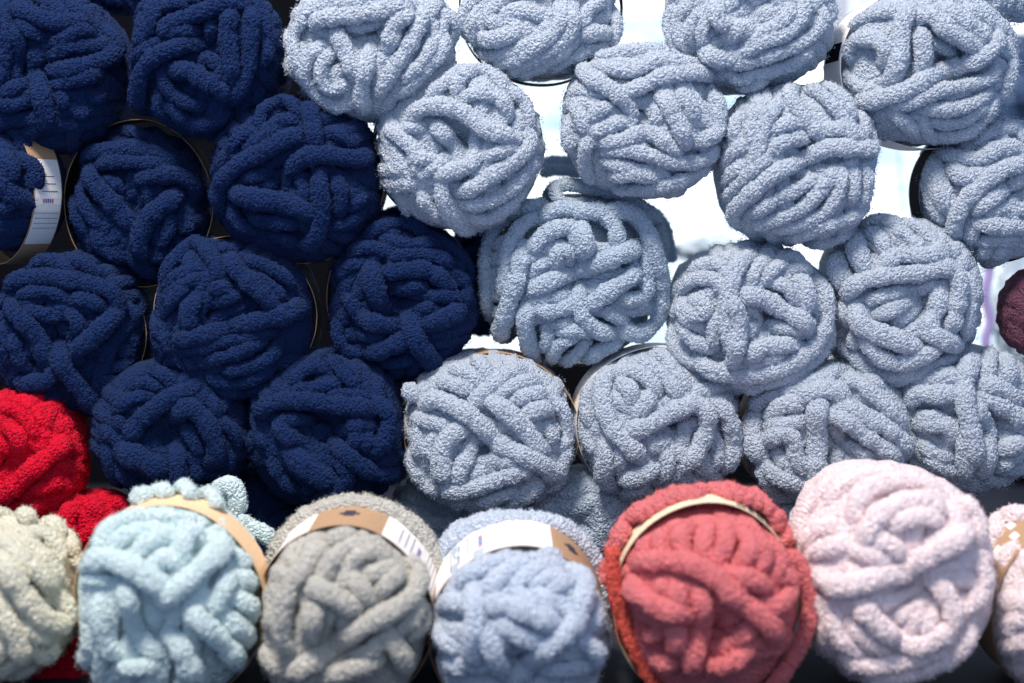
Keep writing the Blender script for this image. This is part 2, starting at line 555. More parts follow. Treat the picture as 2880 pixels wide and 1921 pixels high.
o = slab("table", -1.2, 1.2, -0.50, 0.72, 0.10, 0.160, CLOTH, bev=0.01); o["kind"] = "structure"
YW = 0.75
pa, pb = pix(985, -500, YW), pix(3300, 1020, YW)
o = slab("wall", -1.6, pa[0], YW, YW + 0.05, 0.0, 1.7, BOARD); o["kind"] = "structure"
o = slab("wall", pa[0] + 0.0005, 1.6, YW, YW + 0.05, 0.0, pb[2], BOARD); o["kind"] = "structure"
win = obj("window", None); win.location = (pa[0], YW, pb[2])
tag(win, "bright overexposed shop window behind the stacked pale blue yarn", "window")
slab("pane", 0.002, pb[0] - pa[0], 0.030, 0.034, 0.002, pa[2] - pb[2], GLOW, win)
slab("frame", 0.075, 0.092, 0.0, 0.026, 0.002, pa[2] - pb[2], FRAMEM, win)
slab("frame", 0.72, 0.735, 0.0, 0.026, 0.002, pa[2] - pb[2], FRAMEM, win)

def cord(name, pts, Y, r, mat, label, cat):
    p = catmull(np.array(pts, float).reshape(-1, 2), 12)
    P = np.array([pix(x, y, Y) for x, y in p])
    n = nrm(CAM - P)
    V, Q, T, _, _ = tube(P, n, np.full(len(P), r), 8, 0, flat=1.0)
    o = obj(name, make_mesh(name, V, Q, T), None, [mat])
    tag(o, label, cat)
    return o

CORDM = paper_material("blue_grey_cord", (0.22, 0.34, 0.46), 0.6)
PURPLE = paper_material("purple_wool", (0.42, 0.34, 0.66), 0.9)
cord("hanging_cord", [1240, 255, 1340, 268, 1440, 250, 1560, 215, 1700, 150], 0.62, 0.0014, CORDM, "thin bluish cord sagging across the bright window between the upper pale balls", "cord")
cord("hanging_cord", [985, 335, 1020, 360, 1050, 392], 0.5, 0.0016, CORDM, "short dark cord seen in the gap beside the first pale blue ball", "cord")
cord("hanging_cord", [2515, 90, 2530, 480, 2538, 600], 0.66, 0.0012, CORDM, "thin upright cord in front of the window left of the right edge ball", "cord")
cord("purple_yarn", [2762, 690, 2782, 760, 2770, 830, 2784, 900, 2772, 960, 2788, 1040], 0.45, 0.0065, PURPLE, "purple yarn strand hanging in the window gap beside the plum ball", "yarn strand")

def crumpled(name, c, r, Y, mat, label, cat, seed):
    rng = np.random.default_rng(seed)
    nu, nv = 28, 18
    th = np.linspace(0, 2 * math.pi, nu, endpoint=False); ph = np.linspace(0.05, math.pi - 0.05, nv)
    T, Pn = np.meshgrid(th, ph)
    q = np.stack([np.sin(Pn) * np.cos(T), np.sin(Pn) * np.sin(T), np.cos(Pn)], -1).reshape(-1, 3)
    f = np.ones(len(q))
    for _ in range(26):
        d = nrm(rng.normal(0, 1, 3)); f += 0.09 * np.abs(np.sin(q @ d * rng.uniform(3, 9) + rng.uniform(0, 6))) - 0.045
    sc = 2.14 / FPX
    V = q * f[:, None] * np.array([r[0] * sc, r[0] * sc * 0.6, r[1] * sc]) + pix(*c, Y)
    i = np.arange(nv - 1)[:, None] * nu; j = np.arange(nu)[None, :]; j2 = (j + 1) % nu
    Q = np.stack([i + j, i + nu + j, i + nu + j2, i + j2], -1).reshape(-1, 4)
    o = obj(name, make_mesh(name, V, Q, smooth=False), None, [mat]); tag(o, label, cat)

BAGM = paper_material("dark_blue_plastic", (0.05, 0.09, 0.17), 0.25, 20)
CLEARM = paper_material("pale_grey_plastic", (0.55, 0.66, 0.74), 0.2, 20)
crumpled("plastic_bag", (2890, 250), (75, 100), 0.60, BAGM, "dark blue crumpled plastic bag blurred at the right edge near the top", "plastic bag", 3)
crumpled("plastic_bag", (2875, 880), (60, 130), 0.56, CLEARM, "pale crumpled plastic bag behind the plum ball at the right edge", "plastic bag", 4)
crumpled("plastic_bag", (1995, 700), (70, 26), 0.55, CLEARM, "pale flat crumpled plastic bag low in the window gap above the ringed ball", "plastic bag", 5)

# ------------------------------------------------------------------ the balls: every strand traced from the photograph, bottom to top
def S(txt):
    out = []
    for part in txt.replace("\n", " ").split("|"):
        part = part.strip()
        if not part:
            continue
        w = 1.0
        if part[0] == 'w':
            wtxt, part = part.split(None, 1)
            w = float(wtxt[1:])
        out.append(([float(q) for q in part.replace(",", " ").split()], w))
    return out

NAVY_G = "navy blue chenille balls stacked on the left"
BLUE_G = "pale blue chenille balls stacked in the middle and right"
RED_G = "red chenille balls in the lower left corner"
FRONT_G = "large chenille skeins in the blurred front row"

BALLS = []
def ball(colour, c, r, Y, label, group, crop=(0, 0, 1), traces="", band=None, yaw=0, pitch=0, hf=0.62, hole=(0, 0),
         base_n=13, seed=1, detail=1.0, free=(), rmax=1.12, body=1.5, fuzz=1.0, base_angle=None, rear=None, core_lift=-0.15):
    BALLS.append(dict(colour=colour, c=c, r=r, Y=Y, label=label, group=group, crop=crop, traces=S(traces), band=band, yaw=yaw,
                      pitch=pitch, hf=hf, hole=hole, base_n=base_n, seed=seed, detail=detail, free=free, rmax=rmax, body=body, fuzz=fuzz, base_angle=base_angle, rear=rear, core_lift=core_lift))

# ---- navy
ball("navy", (120, 205), (233, 233), 0.005, "navy chenille ball in the top left corner of the stack", NAVY_G, (0, 0, 3.5625), """
60,80 80,300 60,550 30,800|150,250 190,420 190,600 130,780|180,200 300,300 420,350|w1.2 150,60 400,180 620,230 850,180
|520,430 650,380 800,290 950,360|w1.1 540,540 680,470 850,460 1000,470 1120,400|w1.2 540,700 720,690 900,640 1080,580 1180,480 1120,300
|w1.1 560,860 700,810 850,780 1000,700|620,930 640,1100|760,1150 900,1120|900,1000 1050,960|0,1050 150,1050 250,1020|30,950 150,880 280,830
|w1.25 370,500 360,620 380,800 420,1000 460,1180 450,1280""", seed=11)
ball("navy", (582, 165), (222, 225), -0.012, "navy chenille ball in the top row beside the first pale blue ball", NAVY_G, (340, 0, 3.733), """
w1.2 300,20 330,150 250,330 150,500|w1.1 120,650 250,520 380,440|430,50 520,40 640,30|w1.2 1300,30 1100,30 900,110 700,180 500,260 430,350
|480,360 620,330 760,300|940,260 950,380|830,640 950,620 1000,700|430,760 460,880 560,1000 700,1080 850,1130|380,1000 400,1150 480,1250
|500,1100 600,1200 750,1300 950,1300 1100,1200|1520,420 1540,550 1480,680|1400,1100 1480,1000
|w1.3 560,740 700,740 850,830 1000,920 1100,1000|w1.2 1170,100 1120,300 1140,500 1160,700 1150,830
|w1.15 1370,80 1370,300 1350,550 1320,750 1260,900 1190,1050|w1.2 880,480 700,470 520,520 350,600 230,730 180,900 170,1080 200,1170""", seed=12,
     hole=(0.1, 0.1))
ball("navy", (322, -95), (150, 135), 0.10, "dark navy ball half hidden between the two topmost navy balls", NAVY_G, seed=13, detail=0.8, base_n=12)
ball("navy", (-22, 535), (152, 182), -0.01, "navy ball at the left edge with a kraft paper label showing white print", NAVY_G, (0, 320, 3.136), """
w1.4 0,80 120,90 250,180 280,230|w1.4 200,380 300,500 330,650|w1.3 30,350 100,500 200,700 280,850|0,600 100,750 180,900""",
     yaw=-30, seed=14, band=[("k", -0.02, -0.72, 1.162, 1.212, 0, 360), ("wp", -0.05, -0.70, 1.162, 1.212, -46, 24)], base_n=12)
ball("navy", (400, 577), (190, 218), 0.015, "navy ball sitting loosely inside a thin shaded paper ring", NAVY_G, (0, 320, 3.136), """
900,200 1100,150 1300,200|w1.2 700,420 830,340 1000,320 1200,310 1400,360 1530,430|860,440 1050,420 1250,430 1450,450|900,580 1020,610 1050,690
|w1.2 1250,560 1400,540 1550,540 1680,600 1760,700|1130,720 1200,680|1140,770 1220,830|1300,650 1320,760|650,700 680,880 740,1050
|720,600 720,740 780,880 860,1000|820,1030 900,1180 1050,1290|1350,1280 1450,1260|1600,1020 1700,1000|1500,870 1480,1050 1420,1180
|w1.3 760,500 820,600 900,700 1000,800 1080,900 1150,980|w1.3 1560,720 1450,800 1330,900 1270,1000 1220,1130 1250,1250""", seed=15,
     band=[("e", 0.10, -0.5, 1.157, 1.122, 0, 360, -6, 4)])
ball("navy", (836, 508), (243, 243), -0.015, "navy ball bordering the pale blue balls with a bent strand like an arm", NAVY_G, (580, 250, 3.015), """
430,300 480,180 600,110 730,120 780,200|180,520 300,400 420,360|480,400 600,290 740,260|330,510 450,430 620,330|1080,350 1180,430 1250,480
|300,760 430,740 560,700|450,840 560,800 620,700|200,1000 260,1120 380,1220|380,1100 550,1130 750,1150|1110,750 1140,900 1130,1060
|1240,1000 1360,920|1080,1170 1200,1140 1340,1050|550,1250 680,1280 780,1320|800,720 830,880 830,980
|w1.2 790,380 650,440 480,530 300,630 160,750 100,880 110,1020|w1.2 860,110 890,230 910,350 940,470|w1.4 230,890 350,920 500,950 650,960 800,1020 880,1080
|w1.2 960,700 960,850 980,1000 970,1130 930,1260 850,1360|w1.2 700,830 720,690 820,590 1000,560 1200,590 1320,590 1400,560""", seed=16, hole=(-.1, 0),
     band=[("k", 0.0, -0.5, 1.03, 1.0, 0, 360, 4, 0)])
ball("navy", (195, 938), (212, 239), -0.01, "navy ball above the red balls with a thick strand trailing down", NAVY_G, (0, 680, 3.016), """
250,200 400,150 540,200 600,280|560,150 700,180 850,270|w1.2 60,350 200,310 400,300 600,330 800,370 950,430 1020,560|160,450 300,420 450,430 560,480
|200,580 330,600 450,640 520,580|620,480 760,500 880,560|w1.1 590,600 660,680 650,800|400,720 450,800|540,700 560,760|30,700 60,900 80,1050|100,800 150,950 200,1080
|w1.2 150,1220 260,1200 400,1180 450,1100|1080,920 1090,970|1000,1080 1120,1030|880,1180 1020,1200|300,1350 450,1340|1120,550 1170,700
|w1.3 60,540 170,650 280,760 350,880 360,1000|w1.3 1010,600 900,700 780,820 650,920 640,980|w1.3 500,900 510,1010 580,1130 680,1250 770,1380 810,1440""", seed=17,
     band=[("e", 0.0, -0.5, 1.06, 0.98, 0, 360, 2, 0)])
ball("navy", (658, 893), (235, 233), -0.02, "navy ball in the centre of the navy stack with one straight slanting strand", NAVY_G, (400, 640, 3.015), """
640,170 760,170|w1.15 170,420 270,280 400,150 500,140 580,230 640,330 650,420|170,520 300,420 430,340|180,620 300,520 450,420|170,740 260,620 350,500
|900,260 1050,330 1180,400 1280,480|980,420 1100,520 1200,620|580,530 680,500 720,540|w1.2 400,860 390,720 440,600|600,640 720,600 800,570
|160,820 200,950 240,1080|330,1050 500,1020 700,970 900,930 1100,880|540,1130 700,1100 850,1050 1000,980|380,1100 450,1200|700,1230 850,1200 1050,1130 1150,1030
|560,1250 700,1320 900,1300 1100,1200|620,1370 850,1400 1050,1330|w1.2 600,800 700,720 820,680|w1.3 740,250 800,350 900,450 1020,560 1120,680
|w1.3 300,960 450,930 620,890 800,840 1000,790 1200,740 1380,660""", seed=18, band=[("e", 0.0, -0.5, 1.02, 1.015, 0, 360, 3, 3)])
ball("navy", (1130, 843), (211, 236), -0.005, "navy ball touching the loose pale blue skein on its right", NAVY_G, (880, 580, 3.015), """
450,240 600,170 780,140 950,200|600,270 750,320 900,330 1050,290|300,400 430,350 560,360 700,400|650,430 850,410 1050,430 1180,480|200,620 300,520 420,470
|w1.2 600,560 800,540 950,540 1100,620 1180,700|650,700 800,690 920,680|260,760 350,850 380,980|w1.3 420,960 550,1000 660,1030|1000,760 1150,760 1280,800
|720,850 700,900|900,880 1020,850|180,1000 250,1180 380,1280|600,1350 750,1320 850,1300|1220,560 1300,700 1290,850|420,1100 560,1120|1000,1100 1100,1050
|w1.4 480,520 500,620 540,750 560,850|w1.3 1000,1010 1120,950 1280,880|w1.3 470,1270 600,1210 730,1160 820,1110|w1.4 830,990 850,1080 900,1180 980,1280 1060,1380""",
     seed=19, hole=(0, -.05), band=[("e", 0.0, -0.5, 1.03, 0.98, 0, 360, -5, 0)],
     free=[([1055, 618, 1090, 600, 1130, 590, 1185, 596], 0.11, 0.7)])
ball("navy", (487, 1203), (232, 211), -0.03, "navy ball with a deep central hole behind the aqua skein", NAVY_G, (230, 980, 3.015), """
520,230 650,200 760,280|420,320 550,290 640,330|280,520 420,430 560,400|170,680 250,740 320,800|280,600 330,660|870,640 940,760 1000,900|560,800 620,820
|960,1000 980,1130|300,1000 400,1120 550,1200|1180,620 1280,700 1340,850|1100,420 1150,560|1250,900 1250,1050|200,850 250,1050 320,1180
|w1.3 900,350 750,420 600,530 470,640 400,760|w1.4 800,560 900,500 1000,560 1080,680 1140,830 1140,980|w1.6 330,880 450,920 580,980 680,1070|w1.3 800,880 810,1000 820,1120 800,1230""",
     seed=20, hole=(0.05, 0))
ball("navy", (920, 1210), (229, 233), -0.03, "navy ball with a knotted yarn end poking out of its hole", NAVY_G, (680, 960, 3.015), """
430,330 550,230 700,200|750,140 850,260 950,360|420,420 600,400 780,350|700,470 850,460 1000,470 1110,510|w1.2 130,600 250,530 420,500 600,510 800,540 1000,560 1120,590
|300,680 450,660 560,680|120,800 200,880|w1.2 900,760 1000,700 1100,730|w1.2 1000,780 960,900|w1.2 1060,800 1080,920|250,1000 330,1150 450,1280|500,1280 620,1250
|w1.2 1180,530 1250,640 1220,800 1150,950|w1.3 300,700 380,800 480,880|w1.5 400,950 520,1050 650,1150 740,1220|w1.2 820,1000 900,1120 860,1220 760,1300 650,1380
|w1.2 800,900 900,970 1000,1060 1120,1120 1250,1140 1350,1130|w1.5 620,800 660,790 700,790""", seed=21, hole=(0, .1))
ball("navy", (700, 1470), (172, 165), 0.02, "dark navy ball mostly hidden between the aqua and grey skeins", NAVY_G, seed=22, detail=0.8, base_n=14)

# ---- pale blue
ball("pale_blue", (1045, 130), (246, 205), -0.02, "pale blue ball in the top row next to the navy balls", BLUE_G, (780, 0, 4.354), """
480,0 300,260 190,480 230,750 350,1000|w1.2 500,60 800,40 1100,20 1400,20|850,300 1050,320 1300,230 1450,150|w1.2 450,230 900,190 1250,130 1600,50
|560,560 400,680 330,880 420,1080 560,1230 800,1330|680,620 560,760 530,950 640,1100 850,1050|2100,150 2180,300 2200,450|1960,250 1900,420|2080,450 2000,650 1800,850 1600,1080 1450,1150
|1920,500 1780,750 1560,1000|560,1250 700,1320 900,1270|w1.2 1600,160 1450,280 1400,450 1370,600|w1.2 700,380 780,520 860,700 930,850 970,1000
|w1.1 1800,150 1700,400 1550,650 1400,880 1280,1080 1220,1200|w1.15 1190,460 1140,600 1090,800 1040,1000 1030,1200 1060,1400""", seed=31, hole=(0, 0.05))
ball("pale_blue", (1520, 20), (222, 205), 0.0, "pale blue ball cut by the top edge with a shaded paper rim below it", BLUE_G, (1260, 0, 4.354), """
330,150 300,350 330,550|230,0 190,250 280,500|w1.2 400,500 600,470 800,430|600,30 500,200 650,350|1900,0 1700,150 1650,350|w1.2 1650,430 1850,400 2000,440|1600,600 1800,620 1950,580
|2060,100 2050,400 2000,560|1250,860 1450,720 1700,660|w1.2 900,120 1100,180 1300,240|w1.1 350,650 600,680 900,600 1150,450 1250,300|w1.15 560,800 850,720 1100,560 1350,350 1400,100
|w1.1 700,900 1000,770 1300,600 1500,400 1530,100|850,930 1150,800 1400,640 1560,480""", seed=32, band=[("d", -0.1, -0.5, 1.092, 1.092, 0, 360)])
ball("pale_blue", (2112, 48), (244, 215), -0.02, "pale blue ball with a bunched knot of yarn cut by the top edge", BLUE_G, (1840, 0, 4.354), """
200,100 180,300 250,500 350,650|420,40 290,250 330,500 420,620|600,100 450,300 420,520|640,200 580,400 590,570|w1.2 750,50 780,250 1000,330|w1.3 950,430 1050,330 1150,420
|1100,600 1300,420 1550,300 1700,100|700,700 900,740 1100,650 1350,520 1600,430 1800,250 1850,0|950,800 1250,740 1550,640 1850,500 2050,300 2080,100|1050,950 1350,880 1650,800 1950,600
|900,900 1050,980 1200,920|1050,1100 1200,1050 1350,1000|w1.3 1450,150 1350,190 1250,240|w1.1 1400,60 1300,200 1200,300|w1.1 600,650 750,720 880,760""", seed=33)
ball("pale_blue", (2612, 190), (252, 226), -0.015, "pale blue ball in the upper right with one long strand sweeping across", BLUE_G, (2340, 0, 3.733), """
180,300 400,160 650,100|w1.2 150,600 250,430 400,400 550,470 560,620|100,750 220,880 400,960|w1.2 940,330 950,500 960,650 930,740|1100,440 1200,500 1300,600
|w1.2 1150,60 1350,200 1550,330 1640,400|1400,80 1600,200 1700,330|600,1130 850,1080 1100,960 1400,900 1650,830 1750,700|950,1150 1250,1150 1500,1080 1680,960
|640,1180 780,1300 900,1430|950,1250 1000,1400 1150,1480|1050,1260 1300,1300 1500,1200 1650,1100|1150,1450 1400,1400 1600,1250 1730,1050|1870,400 1900,600 1850,850 1780,1050
|w1.3 900,150 1050,160 1200,300 1400,430 1560,520|w1.25 820,60 740,250 720,500 680,700 620,860|w1.25 280,1090 480,1040 700,980 900,880 1100,770 1350,690 1550,620 1700,500 1780,350""",
     seed=34, yaw=10, band=[("w", 0.0, -0.55, 1.092, 1.052, 0, 360), ("dp", -0.06, -0.5, 1.092, 1.052, 163, 176)])
ball("pale_blue", (1290, 415), (236, 240), -0.02, "pale blue ball left of centre with two strands crossing at its hole", BLUE_G, (1040, 160, 3.015), """
500,330 600,250 720,150 850,90|740,300 760,180 900,110 1050,150 1150,280|1200,270 1320,420 1380,600|120,600 280,700 400,850 380,1000|350,880 450,860 550,900|300,600 420,590
|420,1020 600,900|1000,850 1120,800 1250,760|430,1150 500,1280 620,1380|800,1260 1000,1230 1200,1120 1350,950 1400,850|850,1360 1000,1370 1150,1280 1300,1150
|w1.1 800,330 950,310 1100,360 1180,480|w1.2 560,580 660,680 740,800 740,880|w1.2 360,470 480,420 640,420 800,480 950,590 1100,650 1240,700
|w1.1 600,1060 620,1200 680,1350 780,1450 880,1500|w1.2 580,1020 700,970 850,920 890,860|w1.15 1370,640 1350,760 1200,900 1050,1000 900,1100 760,1160""", seed=35, hole=(.02, 0),
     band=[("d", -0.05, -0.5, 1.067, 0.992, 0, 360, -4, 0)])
ball("pale_blue", (1810, 349), (228, 220), -0.025, "round pale blue ball hanging free with white window all round it", BLUE_G, (1560, 100, 3.015), """
330,180 600,140 850,120 1000,180|780,180 1000,220 1250,260|330,240 480,280 640,300 760,260 850,200|140,560 220,680 240,800|100,720 120,860 130,1000|300,700 400,620 500,600|330,820 500,760 600,700
|800,780 880,700 820,600|280,880 250,1050 300,1250|430,1080 620,1120 850,1180|480,1200 700,1180 880,1220|500,1320 700,1300 900,1280 1150,1200 1320,1100|w1.1 1060,470 1150,600 1200,750
|w1.2 1380,500 1390,680 1380,820 1250,900|w1.2 930,500 1000,650 1060,780 1120,920|w1.2 200,230 280,340 420,420 560,520 640,640 620,760|w1.15 600,480 760,420 900,350 1100,320 1300,330 1380,420
|w1.1 450,980 650,980 850,1030 1050,1080 1250,1060 1380,960|w1.15 420,900 580,890 720,830 850,840 950,920 1050,1000""", seed=36, hole=(-0.08, 0.05))
ball("pale_blue", (2240, 462), (226, 234), -0.03, "pale blue ball with a single thick strand laid diagonally over its face", BLUE_G, (1980, 200, 3.015), """
280,360 260,480 240,600|430,290 400,450 420,620|760,120 720,180 800,330 900,450 1000,560|870,130 1000,200 1150,350 1250,470|1000,100 1150,200 1270,380|w1.1 1080,480 1220,500 1350,580
|w1.15 620,260 540,400 480,550 450,700 380,850|580,500 700,450 800,440|350,610 220,720 170,850|340,780 230,880 150,980|540,720 400,860 270,980 180,1100|w1.1 560,680 700,590 850,560
|400,1240 560,1120 750,1020 950,920|420,1320 650,1250 850,1150 1000,1000 1120,850|600,1350 850,1290 1050,1180 1150,1000 1180,850|1280,830 1270,1000 1260,1120|1390,820 1380,1000 1330,1150
|750,1430 1000,1320 1250,1240 1370,1150|900,1480 1100,1430 1300,1330|w1.2 250,1310 260,1180 400,1040 560,900 720,810 900,720 1060,650 1250,655 1400,660 1480,660""", seed=37, rmax=1.14, free=[([2290, 432, 2340, 416, 2395, 415, 2440, 418, 2478, 416], -0.072, 1.15)])
ball("pale_blue", (2800, 540), (206, 212), 0.0, "pale blue ball at the right edge below the long strand ball", BLUE_G, (2560, 300, 3.267), """
600,300 800,220 1000,180|w1.5 200,500 250,700 350,950|150,620 200,850 280,1050|w1.2 370,560 500,650 620,620|680,1000 850,940 1000,820|540,1250 570,1100|650,1250 800,1220 950,1250|650,1400 720,1300
|800,1430 830,1330 900,1300|w1.2 620,1080 800,1100 1000,1130|w1.2 600,960 750,850 900,720 1040,660|w1.2 390,1200 430,1000 550,820 700,680 850,580 1040,520|w1.15 270,410 450,470 650,470 800,390 1000,360""",
     seed=38, band=[("d", -0.02, -0.5, 1.092, 0.992, 0, 360, -4, 0)])
ball("slate_blue", (1617, 775), (262, 270), 0.015, "loose untidy pale blue skein with open looping strands in the middle", BLUE_G, (1310, 440, 2.529), """
600,200 900,220 1200,320 1380,500 1430,700|1280,620 1290,800 1290,950 1230,1080|520,330 350,400 220,500 150,650 140,850 150,1050 170,1170|500,420 380,520 300,650 280,850 270,1000|400,470 340,560
|620,180 640,280 700,330|w1.2 560,400 700,370 820,390 960,400 1060,500 1090,620|w1.2 480,640 560,560 670,510 760,520 800,620|500,800 590,740|w1.15 640,760 660,680 720,680 730,760|w1.2 830,510 850,620 840,720
|480,1020 600,1010 730,980|w1.15 500,1090 620,1100 760,1060|620,1200 750,1180|660,1260 800,1240 900,1260|1000,1100 1080,1150 1130,1190|1100,1020 1180,1020 1270,1010|560,1380 590,1300 580,1240
|w1.1 870,1460 950,1380 1100,1330|600,1480 650,1350 760,1300|700,1480 850,1350|w1.15 820,920 800,1030 840,1150 930,1230 1050,1280|w1.2 900,1060 1020,960 1150,880 1220,820
|w1.25 470,960 620,880 800,810 1000,740 1200,660|w1.2 420,1080 430,1250 470,1400 500,1480|w1.25 390,690 370,850 320,1000 280,1150 220,1320
|w1.25 1060,370 1200,420 1300,560 1360,750 1390,900 1390,1050 1350,1180 1250,1260 1150,1260""", seed=39, base_n=5, core_lift=-1.3,
     free=[([1520, 462, 1570, 452, 1625, 458], 0.13, 0.75), ([1515, 488, 1570, 478, 1640, 490], 0.11, 0.8), ([1830, 590, 1872, 640, 1890, 740], 0.10, 0.8)])
ball("pale_blue", (2113, 893), (234, 216), -0.02, "pale blue ball ringed by a long strand curving round its lower half", BLUE_G, (1860, 650, 3.015), """
160,480 300,400 480,420 510,520|250,330 400,280 520,300 560,400|540,180 600,230|1080,190 1200,240|1030,260 950,330 880,400|w1.1 1130,300 1250,300|980,420 1090,500 1160,620|w1.2 1220,420 1240,520 1250,650
|150,600 200,720 350,830|w1.1 260,580 380,640 320,720 200,680|70,850 120,1000 250,1110 450,1150 620,1200|150,800 260,920 400,1010|900,230 800,330 760,430|480,700 440,850 440,980|w1.1 900,800 1050,820 1230,830
|700,1150 900,1090 1060,1050|1430,750 1400,950 1280,1120 1080,1230 850,1290 600,1280|1440,900 1400,1100 1250,1220 1050,1290|680,1350 850,1320|w1.2 760,180 640,300 590,450 570,600 560,800 600,1000
|w1.15 700,620 780,720 760,800 680,920|w1.2 580,560 650,750 640,950 600,1150|w1.2 740,1080 850,990 1000,970 1130,980|w1.25 680,540 850,570 1000,650 1150,730 1260,810
|w1.15 1370,420 1400,600 1390,800 1300,980 1150,1100 950,1190 750,1230 500,1210 300,1120""", seed=40, hole=(.05, 0))
ball("pale_blue", (2536, 845), (220, 244), -0.015, "pale blue ball on the right with folded strands forming a triangle", BLUE_G, (2290, 580, 3.015), """
w1.5 160,420 200,550 230,650|w1.4 340,260 370,400 420,520|450,200 560,280 620,400|420,130 600,120 760,180|760,120 900,200 1040,320 1150,400|700,180 820,280 930,370|w1.2 560,520 700,420 900,420 1100,400
|250,800 270,1000|340,1080 320,1200|330,830 380,880 430,900|1310,600 1330,800 1300,1000 1270,1150|330,1280 450,1380 620,1440 850,1400 1100,1320 1280,1250|620,1500 850,1440 1050,1370
|w1.1 450,800 650,740 850,700 1040,640|w1.1 680,980 800,900 900,780|w1.2 530,930 650,880 800,800 880,740|w1.3 1080,680 1040,850 980,1000 950,1080|w1.2 950,1050 1080,1130 1200,1180 1230,1230
|w1.2 420,1100 520,1250 700,1330 900,1280 1050,1220|w1.2 1180,520 1230,650 1210,850 1170,1050|w1.4 340,860 400,1000 550,1080 700,1140 860,1220|w1.25 260,730 400,640 600,590 850,570 1050,530 1180,520""",
     seed=41, hole=(.05, .05))
ball("pale_blue", (1375, 1217), (243, 236), -0.03, "pale blue ball with a frayed tuft sticking out at its upper left", BLUE_G, (1110, 960, 3.015), """
680,120 740,200 800,280|w1.1 500,220 600,260 720,340|w1.1 400,330 520,370 640,420|1200,320 1050,360 920,420 850,480|w1.1 1280,430 1130,450 1000,520|1380,500 1450,650 1470,800 1430,920|1300,720 1360,850
|180,700 200,850 180,1000|150,650 300,680 450,720|340,800 280,900 300,1000|w1.1 120,950 170,1080 270,1220 400,1300|480,1400 600,1350|700,1400 850,1330 1050,1280|950,1420 1060,1320 1180,1200
|1050,1390 1150,1300 1250,1200|1500,900 1420,1030 1400,1180 1300,1270|640,1170 760,1090 900,1080|w1.2 720,1050 850,1010 1050,1030|w1.15 1320,580 1200,580 1120,630
|w1.15 1080,220 950,280 820,380 700,480 680,560|w1.2 820,500 950,600 1080,720 1180,850 1280,950|w1.3 560,740 460,820 400,950 400,1100 430,1200|w1.2 660,800 620,950 560,1080 520,1200
|w1.2 420,1280 620,1260 800,1200 1000,1130 1150,1100|w1.3 230,520 350,490 480,540 620,620 760,740 900,870 1080,960 1230,1030 1340,1120 1340,1180""", seed=42, hole=(-.05, -.1),
     band=[("k", 0.02, -0.5, 1.06, 1.0, 0, 360, 7, 0)], free=[([1128, 1112, 1150, 1105, 1185, 1108, 1225, 1112], -0.055, 1.45)])
ball("pale_blue", (1860, 1195), (232, 218), -0.02, "pale blue ball above the coral skein with a pale label at its left", BLUE_G, (1590, 960, 3.015), """
240,330 180,520 190,700|130,640 190,850 250,950|700,100 820,120 940,270 1030,400|580,160 720,200 860,330 960,440|w1.1 450,240 600,260 720,340 770,420|w1.2 470,350 550,400 560,500|1270,800 1290,950 1260,1100
|w1.3 1320,520 1400,700 1420,900 1380,1100|800,950 870,1000 860,1100 800,1200|960,1100 900,1180|440,1330 560,1280 680,1200|450,850 480,1000 420,1100|w1.3 330,880 340,1000 330,1150 400,1280
|w1.1 1040,700 1000,800 980,900|w1.15 660,920 780,880 930,830|w1.15 720,460 650,560 610,650|w1.2 1120,520 1210,620 1180,800 1110,950 1050,1080|w1.3 350,230 310,400 340,600 430,780 560,900 640,1000
|w1.2 520,1210 640,1140 760,1090|w1.25 560,770 700,710 850,630 1000,560 1120,530""", seed=43, yaw=8,
     band=[("w", 0.0, -0.5, 1.075, 1.05, 0, 360, -6, 4)])
ball("pale_blue", (2332, 1228), (240, 218), -0.02, "pale blue ball behind the pale pink skein with a fanned ridge", BLUE_G, (2070, 980, 3.015), """
w1.2 120,500 300,400 550,340 750,240 900,150|w1.2 300,560 400,480 550,460|w1.5 110,600 150,800 200,950|1100,230 1250,330|w1.2 960,240 1060,300 1200,420 1350,560 1430,680|w1.2 280,660 420,640 560,600
|w1.2 260,780 380,720 480,760 500,900 600,1050|340,900 430,1000 480,1100|w1.2 230,1000 350,1080 480,1140 580,1180|200,1000 300,1200 420,1300|840,800 860,900 820,1000|w1.3 560,400 720,350 850,360 920,430
|w1.3 880,480 1050,560 1250,660 1400,780 1480,900|830,640 900,780 1050,870 1150,920|w1.3 800,560 950,620 1100,740 1250,850 1400,950|w1.3 700,450 680,600 690,750 680,950 660,1120""", seed=44,
     band=[("k", 0.0, -0.5, 1.102, 0.992, 0, 360)])
ball("pale_blue", (2725, 1178), (216, 215), -0.02, "pale blue ball in the lower right with a dark pit near its middle", BLUE_G, (2500, 920, 3.0158), """
w1.3 120,520 350,450 600,400|w1.3 150,640 250,560 400,570 560,560|870,170 850,330 820,450|w1.1 1000,230 1010,350 1050,450|w1.2 820,480 950,520 1100,620|w1.2 250,820 400,820 520,850 540,950|260,760 450,780
|280,1000 400,1080 520,1120|320,1120 480,1200 600,1250|940,1200 1050,1120 1140,1080|w1.2 950,1060 1050,1010 1140,1000|w1.2 620,880 640,1050 650,1200 640,1300|w1.2 780,600 900,640 1050,720 1140,800
|w1.3 690,640 780,760 830,920 830,1100 810,1250|w1.3 720,240 650,400 640,600 680,800 720,1000 740,1150""", seed=45, hole=(.15, 0))
ball("slate_blue", (1620, 1450), (180, 140), -0.01, "pale blue ball peeping out above the periwinkle skein", BLUE_G, seed=46, base_n=18, base_angle=55)
ball("slate_blue", (1262, 1480), (185, 160), 0.01, "shaded blue ball deep between the grey and periwinkle skeins", BLUE_G, seed=47, base_n=16)
